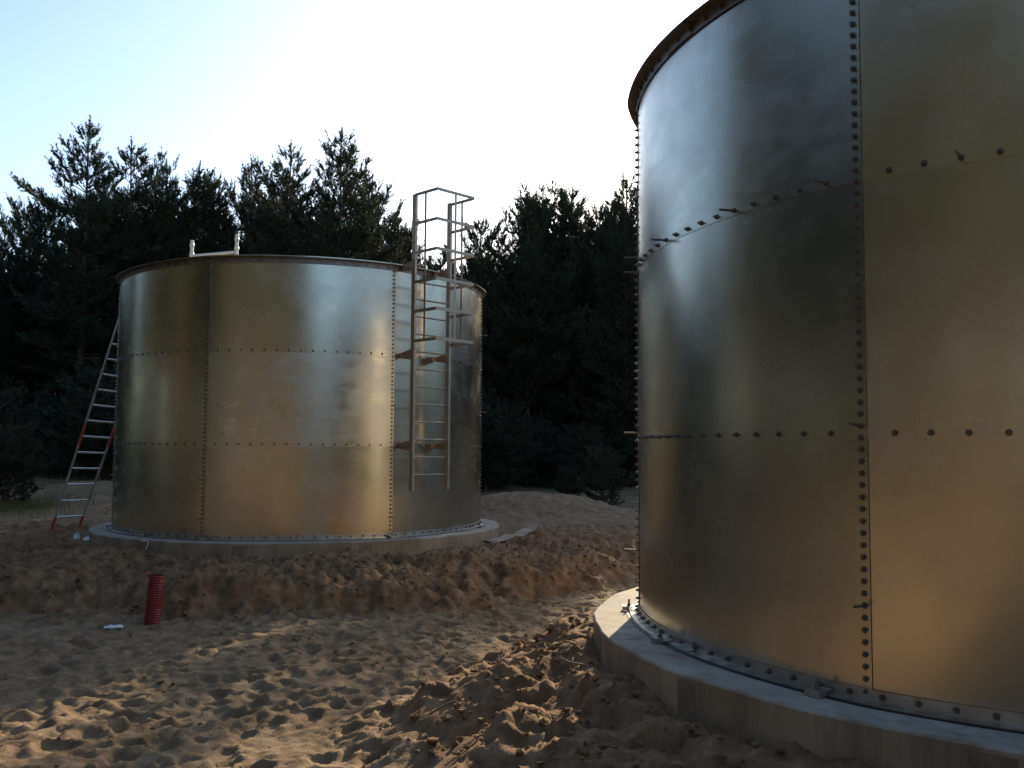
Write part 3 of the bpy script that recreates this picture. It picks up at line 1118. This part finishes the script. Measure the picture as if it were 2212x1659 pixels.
# loose crumbs of sand over banks and heaps: nobody could count them
crng = np.random.default_rng(3)
ico = np.array([(0, 0, 1), (.89, 0, .45), (.28, .85, .45), (-.72, .53, .45), (-.72, -.53, .45), (.28, -.85, .45), (.72, .53, -.45), (-.28, .85, -.45), (-.89, 0, -.45), (-.28, -.85, -.45), (.72, -.53, -.45), (0, 0, -1)])
icf = np.array([(0, 1, 2), (0, 2, 3), (0, 3, 4), (0, 4, 5), (0, 5, 1), (1, 6, 2), (2, 7, 3), (3, 8, 4), (4, 9, 5), (5, 10, 1), (6, 7, 2), (7, 8, 3), (8, 9, 4), (9, 10, 5), (10, 6, 1), (6, 11, 7), (7, 11, 8), (8, 11, 9), (9, 11, 10), (10, 11, 6)])
cv, cf = [], []
nclod = 0
for _ in range(30000):
    x, y = crng.uniform(-9, 4.5), crng.uniform(4.3, 16)
    i = min(np.searchsorted(gx, x), nx - 1); j = min(np.searchsorted(gy, y), ny - 1)
    if crng.random() > 0.09 + 0.9 * max(0, SOIL[j, i] - .25) ** 1.3:
        continue
    if math.hypot(x - FAR_C[0], y - FAR_C[1]) < 3.85 or math.hypot(x - NEAR_C[0], y - NEAR_C[1]) < 3.85:
        continue
    s = min(.042, .006 + crng.exponential(.010 if SOIL[j, i] > .3 else .005))
    v = ico * s * crng.uniform(.6, 1.25, (12, 3)) * np.array([1, crng.uniform(.7, 1.2), crng.uniform(.5, .9)])
    a = crng.uniform(0, 6.28)
    v = np.stack([v[:, 0] * math.cos(a) - v[:, 1] * math.sin(a), v[:, 0] * math.sin(a) + v[:, 1] * math.cos(a), v[:, 2]], -1)
    cv.append(v + np.array([x, y, Z[j, i] + s * .25])); cf.append(icf + 12 * nclod); nclod += 1
o = link('sand_crumbs', np_mesh('sand_crumbs', np.concatenate(cv), np.concatenate(cf), M['sand'], False))
at = o.data.attributes.new('soil', 'FLOAT', 'POINT')
at.data.foreach_set('value', np.full(len(o.data.vertices), .75, dtype=np.float32))
tag(o, 'loose clods and crumbs of damp sand over the banks', 'sand', kind='stuff')


# ------------------------------------------------------------------ pines
def unit(v):
    return v / (np.linalg.norm(v, axis=-1, keepdims=True) + 1e-9)


def make_pine(H, cb, lmax, seed, power=.8, up=(.0, .75), whorl=.40, shoot=.40, nblade=30, blade=(.125, .029), gap=0.0, wild=.3, step=.17):
    """trunk with limbs, and a crown of bottlebrush shoots turned up at the branch ends"""
    r = np.random.default_rng(seed)
    wood = MB()
    npt = 9
    bend = [Vector((r.normal(0, .06 * k / npt), r.normal(0, .06 * k / npt), H * k / (npt - 1))) for k in range(npt)]
    r0 = .010 * H + .02
    wood.tube(bend, [r0 * (1 - .93 * (k / (npt - 1)) ** .9) for k in range(npt)], 8)

    def tz(z):
        f = min(max(z / H, 0), .9999) * (npt - 1)
        k = int(f)
        return np.array(bend[k].lerp(bend[k + 1], f - k))
    T0, TD, TL = [], [], []

    def put(p, d, l):
        T0.append(p); TD.append(unit(d)); TL.append(l)
    lean = r.uniform(0, 6.28)
    z = cb * H
    while z < H - .62:
        t = (z - cb * H) / (H - cb * H)
        nb = int(r.integers(4, 7)) if t < .9 else int(r.integers(3, 5))
        a0 = r.uniform(0, 6.28)
        wl = r.uniform(1 - wild, 1 + wild * .8)
        for k in range(nb):
            if r.random() < gap:
                continue
            az = a0 + 2 * math.pi * k / nb + r.normal(0, .25)
            L = lmax * (1 - t) ** power * min(1, .6 + 2.4 * t) * wl * r.uniform(1 - wild, 1 + wild) * (1 + .15 * math.cos(az - lean)) + .18
            el = up[0] + (up[1] - up[0]) * t + r.normal(0, .13)
            d = np.array([math.cos(az) * math.cos(el), math.sin(az) * math.cos(el), math.sin(el)])
            lift = r.uniform(.15, .38) * L
            b0 = tz(z + r.uniform(-.08, .08))

            def bp(s):
                return b0 + d * L * s + np.array([0, 0, lift * s * s])
            wood.tube([bp(0), bp(.5), bp(1)], [.012 + .012 * L, .008 + .006 * L, .005], 3, False)
            dh = np.array([-math.sin(az), math.cos(az), 0])
            s = .24 if L > .8 else .40
            while s < .97:
                for sg in (-1, 1):
                    l2 = .42 * L * (1 - s) ** .8 + r.uniform(.02, .14)
                    dd = unit(d * r.uniform(.5, .9) + dh * sg * r.uniform(.45, .9) + np.array([0, 0, r.uniform(.05, .4)]))
                    q0 = bp(s)
                    m = max(1, int(round(l2 / (shoot * .62))))
                    for i in range(m):
                        f = (i + 1) / m
                        q = q0 + dd * l2 * f + r.normal(0, .03, 3) + np.array([0, 0, .12 * l2 * f * f])
                        put(q - dd * shoot * .35, dd + r.normal(0, .28, 3) + np.array([0, 0, .35 + .5 * t]), r.uniform(.65, 1.15))
                        if r.random() < .55:
                            put(q - dd * shoot * .3, dd * .6 + r.normal(0, .5, 3) + np.array([0, 0, .5]), r.uniform(.5, .9))
                s += step * r.uniform(.8, 1.25) / max(L, .6) * (1 if L > .8 else 1.6)
            tipd = d + np.array([0, 0, .55 + .4 * t])
            put(bp(.93), tipd + r.normal(0, .08, 3), 1.25)
            for i in range(3 if L > .8 else 1):
                put(bp(.86), tipd + r.normal(0, .45, 3), r.uniform(.7, 1.0))
        z += whorl * r.uniform(.75, 1.2) * (.85 + .40 * t)
    for i in range(4):
        put(tz(H - shoot * (.95 + .6 * i)), np.array([0, 0, 1.0]) + r.normal(0, .05, 3), 1.1)
    for i in range(4):
        put(tz(H - .62), np.array([math.cos(i * 1.57), math.sin(i * 1.57), 1.5]), .75)
    T0, TD, TL = np.array(T0), np.array(TD), np.array(TL)
    P0 = np.repeat(T0, nblade, 0); D = np.repeat(TD, nblade, 0); Ls = np.repeat(TL, nblade)
    rad = unit(np.cross(D, r.normal(0, 1, D.shape)))
    f = r.uniform(0, 1, (len(P0), 1))
    stp = P0 + D * (f * shoot) * Ls[:, None]
    dirb = unit(D * r.uniform(.5, 1.0, (len(P0), 1)) + rad * .58)
    tip = stp + dirb * (blade[0] * r.uniform(.7, 1.2, len(P0)))[:, None]
    wv = unit(np.cross(dirb, r.normal(0, 1, dirb.shape))) * blade[1]
    V = np.stack([stp - wv * .5, stp + wv * .5, tip], 1).reshape(-1, 3)
    tri = np.arange(len(V)).reshape(-1, 3)
    return wood.mesh('trunk', M['bark']), np_mesh('crown', V, tri, M['needles']), H


PINES = [
    make_pine(15.5, .24, 3.3, 1, 1.0, (-.15, .75), .52, gap=.14, wild=.42),   # 0 tall, open whorls
    make_pine(14.5, .24, 2.5, 2, .90, (-.05, .8), .48, gap=.10, wild=.40),    # 1 slim
    make_pine(13.5, .20, 2.8, 3, .75, (.0, .85), .48, wild=.40, gap=.06),     # 2 medium
    make_pine(13.0, .18, 2.7, 4, .65, (.1, .95), .48, wild=.42, gap=.08),     # 3 medium, round top
    make_pine(15.5, .14, 4.0, 5, .85, (.0, .8), .46, wild=.22, step=.24),     # 4 broad pyramid
    make_pine(14.0, .36, 2.9, 6, .55, (.15, 1.0), .50, gap=.14, wild=.42),    # 5 mature, high crown
    make_pine(13.0, .28, 3.0, 7, .60, (.1, .9), .48, gap=.08, wild=.40),      # 6 mature, full
]
SAPLING = make_pine(2.4, .06, .85, 8, .8, (.1, .9), .17, shoot=.18, blade=(.08, .018), step=.10, nblade=20)


def place_pine(var, x, y, H, rz, label, group, wx=1.0, name='pine_tree'):
    if var is SAPLING:
        name = 'young_pine'
    tm, cm, h0 = var
    s = H / h0
    root = empty(name, (x, y, ground_z(x, y) - .05), rz)
    root.scale = (s * wx, s * wx, s)
    tag(root, label, 'tree', group)
    link('trunk', tm, root)
    link('crown', cm, root)
    return root


FRONT = 'pines along the edge of the clearing'
front = [  # px of the top, py of the top, distance, kind, width
    (195, 250, 38, 0, 1.1, 'tallest pine on the skyline, open whorled branches, at the left'),
    (287, 298, 40, 1, 1.05, 'slim pointed pine just right of the tallest one'),
    (362, 346, 41, 2, .9, 'rounded pine above the left rim of the farther tank'),
    (432, 350, 42, 1, 1.05, 'pale tipped pine above the left white pipe upright'),
    (468, 378, 43, 3, .9, 'low pine top right of the white pipe frame'),
    (545, 338, 41, 1, .9, 'thin spired pine halfway along the farther tank'),
    (630, 312, 40, 2, 1.0, 'dense pine left of the broad pyramid pine'),
    (738, 277, 37, 4, 1.05, 'broad pyramid shaped pine left of the ladder cage'),
    (800, 385, 41, 3, .9, 'shorter pine tucked against the right flank of the broad pine'),
    (868, 495, 44, 6, .9, 'low pine seen just left of the ladder cage'),
    (940, 575, 47, 5, .9, 'low ragged pine seen through the ladder cage'),
    (1038, 482, 44, 6, .9, 'bushy pine right of the ladder cage'),
    (1078, 478, 43, 1, .9, 'narrow pine between the ladder cage and the high pines'),
    (1142, 425, 43, 6, .9, 'pine left of the twin tops beside the near tank'),
    (1200, 392, 44, 2, .9, 'pine with the pointed top in the gap between the tanks'),
    (1240, 402, 46, 3, .9, 'pine with the blunt top in the gap between the tanks'),
    (1296, 448, 43, 6, .85, 'lower pine before the near tank edge'),
    (1352, 372, 41, 4, .75, 'tall dense pine cut by the edge of the near tank'),
    (100, 418, 42, 3, .95, 'pine on the slope of tops left of the tallest one'),
    (58, 448, 43, 6, .9, 'low pine top near the left border'),
    (8, 482, 44, 5, 1.0, 'pine cut off by the left border of the photo'),
    (-70, 520, 43, 2, 1.0, 'pine just beyond the left border'),
]
prng = random.Random(21)
taken = []
for px, py, dist, kind, wx, lab in front:
    p = at_y(px, py, dist)
    g = ground_z(p.x, p.y)
    place_pine(PINES[kind], p.x, p.y, p.z - g + .05, prng.uniform(0, 6.28), lab, FRONT, wx)
    taken.append((p.x, p.y))

# the wood behind the front row, and round the rest of the clearing
WALL = 'dark pines deeper in the wood'
lab_w = 'dark pine trunk and crown deep in the shaded wood behind the front row'


def scatter(n, az0, az1, d0, d1, h0, h1, label, group, mind, kinds, seed, cx=0.0, cy=0.0):
    r = random.Random(seed)
    got = tries = 0
    while got < n and tries < n * 60:
        tries += 1
        az = R(r.uniform(az0, az1)); d = math.sqrt(r.uniform(d0 * d0, d1 * d1))
        x, y = cx + d * math.sin(az), cy + d * math.cos(az)
        if any((x - a) ** 2 + (y - b_) ** 2 < mind * mind for a, b_ in taken):
            continue
        taken.append((x, y)); got += 1
        place_pine(PINES[r.choice(kinds)], x, y, r.uniform(h0, h1), r.uniform(0, 6.28), label, group, r.uniform(.85, 1.1))


scatter(36, -25, -6, 42, 58, 12.6, 14.6, lab_w, WALL, 1.9, (2, 3, 5, 6), 31)
scatter(16, -40, -25, 44, 58, 9.5, 11.0, lab_w, WALL, 1.9, (2, 3, 6), 39)
scatter(16, -6, 0, 46, 60, 10.5, 12.0, lab_w, WALL, 1.9, (2, 3, 6), 37)
scatter(36, 0, 13.2, 44, 60, 13.4, 15.0, lab_w, WALL, 1.9, (2, 3, 5, 6), 32)
RIGHT = 'pines hidden behind the near tank'
lab_r = 'pine at the clearing edge hidden from view behind the near tank'
scatter(14, 13.8, 22, 44, 60, 11.0, 12.2, lab_r, RIGHT, 2.2, (2, 3, 5, 6), 33)
scatter(30, 22, 50, 43, 58, 12.0, 13.8, lab_r, RIGHT, 2.0, (2, 3, 5, 6), 40)

# the depth of the wood and its unseen sides: an unbroken mass of trees beyond those that can be told apart
MASS = []


def mass(n, az0, az1, d0, d1, h0, h1, mind, seed):
    r = random.Random(seed)
    got = tries = 0
    while got < n and tries < n * 60:
        tries += 1
        a = R(r.uniform(az0, az1)); d = math.sqrt(r.uniform(d0 * d0, d1 * d1))
        x, y = d * math.sin(a), d * math.cos(a)
        if any((x - p) ** 2 + (y - q) ** 2 < mind * mind for p, q in taken):
            continue
        taken.append((x, y)); got += 1
        MASS.append((x, y, r.uniform(h0, h1), r.uniform(1.8, 2.7)))


mass(30, 50, 104, 52, 68, 8.5, 10.5, 2.4, 34)
mass(12, -50, -41, 36, 48, 10.5, 12, 2.2, 35)
mass(54, -100, -50, 18, 32, 14, 17.5, 2.0, 38)
mass(36, 100, 165, 34, 50, 11, 13.5, 2.2, 36)
mass(84, 168, 262, 16, 30, 18, 22, 1.9, 41)


def foliage_cloud(trees, nbl, szr, low, r, zmin):
    tr = np.array(trees)
    k = len(tr)
    ft = r.uniform(0, 1, (k, nbl)) ** 1.15
    if low:
        ft[:, :low] = r.uniform(-.02, .22, (k, low))
    ang = r.uniform(0, 2 * math.pi, (k, nbl))
    lay = .75 + .25 * np.sin(ft * tr[:, 2:3] * 2 * math.pi / .55 + ang * 2)
    rr = tr[:, 3:4] * (1.05 - ft) ** .7 * np.sqrt(r.uniform(.05, 1, (k, nbl))) * lay
    zb = np.array([ground_z(a, c) for a, c in tr[:, :2]])
    P = np.stack([tr[:, 0:1] + rr * np.cos(ang), tr[:, 1:2] + rr * np.sin(ang), zb[:, None] + zmin * tr[:, 2:3] + .15 + ft * tr[:, 2:3] * (1 - zmin)], -1).reshape(-1, 3)
    d1 = unit(r.normal(0, 1, P.shape) + np.array([0, 0, .5])); d2 = unit(np.cross(d1, r.normal(0, 1, P.shape)))
    sz = r.uniform(*szr, (len(P), 1))
    return np.stack([P - d2 * sz * .25, P + d2 * sz * .25, P + d1 * sz], 1).reshape(-1, 3)


wr = np.random.default_rng(77)
deep = []
for k in range(800):
    a = wr.uniform(0, 2 * math.pi); d = math.sqrt(wr.uniform(60.0 ** 2, 88.0 ** 2))
    deep.append((d * math.sin(a), d * math.cos(a), wr.uniform(11.5, 15.5), wr.uniform(1.5, 2.4)))
V = np.concatenate([foliage_cloud(deep, 300, (.4, .85), 110, wr, 0.0), foliage_cloud(MASS, 1300, (.28, .55), 0, wr, .30)])
nleaf = len(V) // 3
tv = []
for x, y, h, w_ in MASS:                      # bare trunks under the crowns
    zb_ = ground_z(x, y) - .1
    ring = [(math.cos(q * math.pi / 3), math.sin(q * math.pi / 3)) for q in range(6)]
    for q in range(6):
        (c0, s0), (c1, s1) = ring[q], ring[(q + 1) % 6]
        r0, r1 = .013 * h, .006 * h
        a_, b_, c_, d_ = (x + c0 * r0, y + s0 * r0, zb_), (x + c1 * r0, y + s1 * r0, zb_), (x + c1 * r1, y + s1 * r1, zb_ + h * .7), (x + c0 * r1, y + s0 * r1, zb_ + h * .7)
        tv += [a_, b_, c_, a_, c_, d_]
V = np.concatenate([V, np.array(tv)])
o = link('forest', np_mesh('forest', V, np.arange(len(V)).reshape(-1, 3), M['needles']))
o.data.materials.append(M['bark'])
mi = np.zeros(len(V) // 3, dtype=np.int32)
mi[nleaf:] = 1
o.data.polygons.foreach_set('material_index', mi)
tag(o, 'dark depth of the pine wood behind the trees of its edge', 'forest', kind='stuff')

# young pines at the foot of the wood
for px, py, dist, h, lab in ((18, 1100, 22.0, 2.1, 'young bushy pine at the left border beside the leaning ladder'),
                             (1300, 1085, 27.0, 1.9, 'young pine behind the sand pile between the tanks'),
                             (1228, 1085, 29.0, 1.3, 'smallest young pine behind the sand pile'),
                             (90, 1090, 30.0, 1.5, 'small young pine in the dark behind the leaning ladder')):
    p = at_y(px, py, dist)
    place_pine(SAPLING, p.x, p.y, h, prng.uniform(0, 6), lab, 'young pines at the foot of the wood', 1.1)

# low growth that closes the wood near the ground
ur = random.Random(55)
for k in range(76):
    az_ = R(ur.uniform(-40, 15)); d_ = ur.uniform(37, 52)
    if k > 63:
        az_ = R(ur.uniform(0, 9.5))
    if k < 20:
        d_ = ur.uniform(34, 38)
    h_ = ur.uniform(2.2, 4.6)
    place_pine(SAPLING, d_ * math.sin(az_), d_ * math.cos(az_), h_, ur.uniform(0, 6.28), 'low young pine in the dark under the crowns of the wood', 'undergrowth of young pines', ur.uniform(1.0, 1.5))

# sparse grass at the edge of the sand
grng = np.random.default_rng(9)
nb_ = 6000
ga = np.stack([grng.normal(-12.2, 1.0, nb_), grng.normal(21.0, .9, nb_)], -1)
gb = np.stack([grng.uniform(-22, 14, nb_), grng.uniform(25, 33, nb_)], -1)
gp = np.concatenate([ga, gb])
zz = np.array([ground_z(a, b_) for a, b_ in gp])
hgt = grng.uniform(.06, .24, len(gp))
an = grng.uniform(0, 6.28, len(gp))
w = .006
p0 = np.stack([gp[:, 0] - w * np.cos(an), gp[:, 1] - w * np.sin(an), zz], -1)
p1 = np.stack([gp[:, 0] + w * np.cos(an), gp[:, 1] + w * np.sin(an), zz], -1)
p2 = np.stack([gp[:, 0] + grng.normal(0, .06, len(gp)), gp[:, 1] + grng.normal(0, .06, len(gp)), zz + hgt], -1)
V = np.stack([p0, p1, p2], 1).reshape(-1, 3)
o = link('grass', np_mesh('grass', V, np.arange(len(V)).reshape(-1, 3), M['grass']))
tag(o, 'sparse yellow green grass along the edge of the wood', 'grass', kind='stuff')
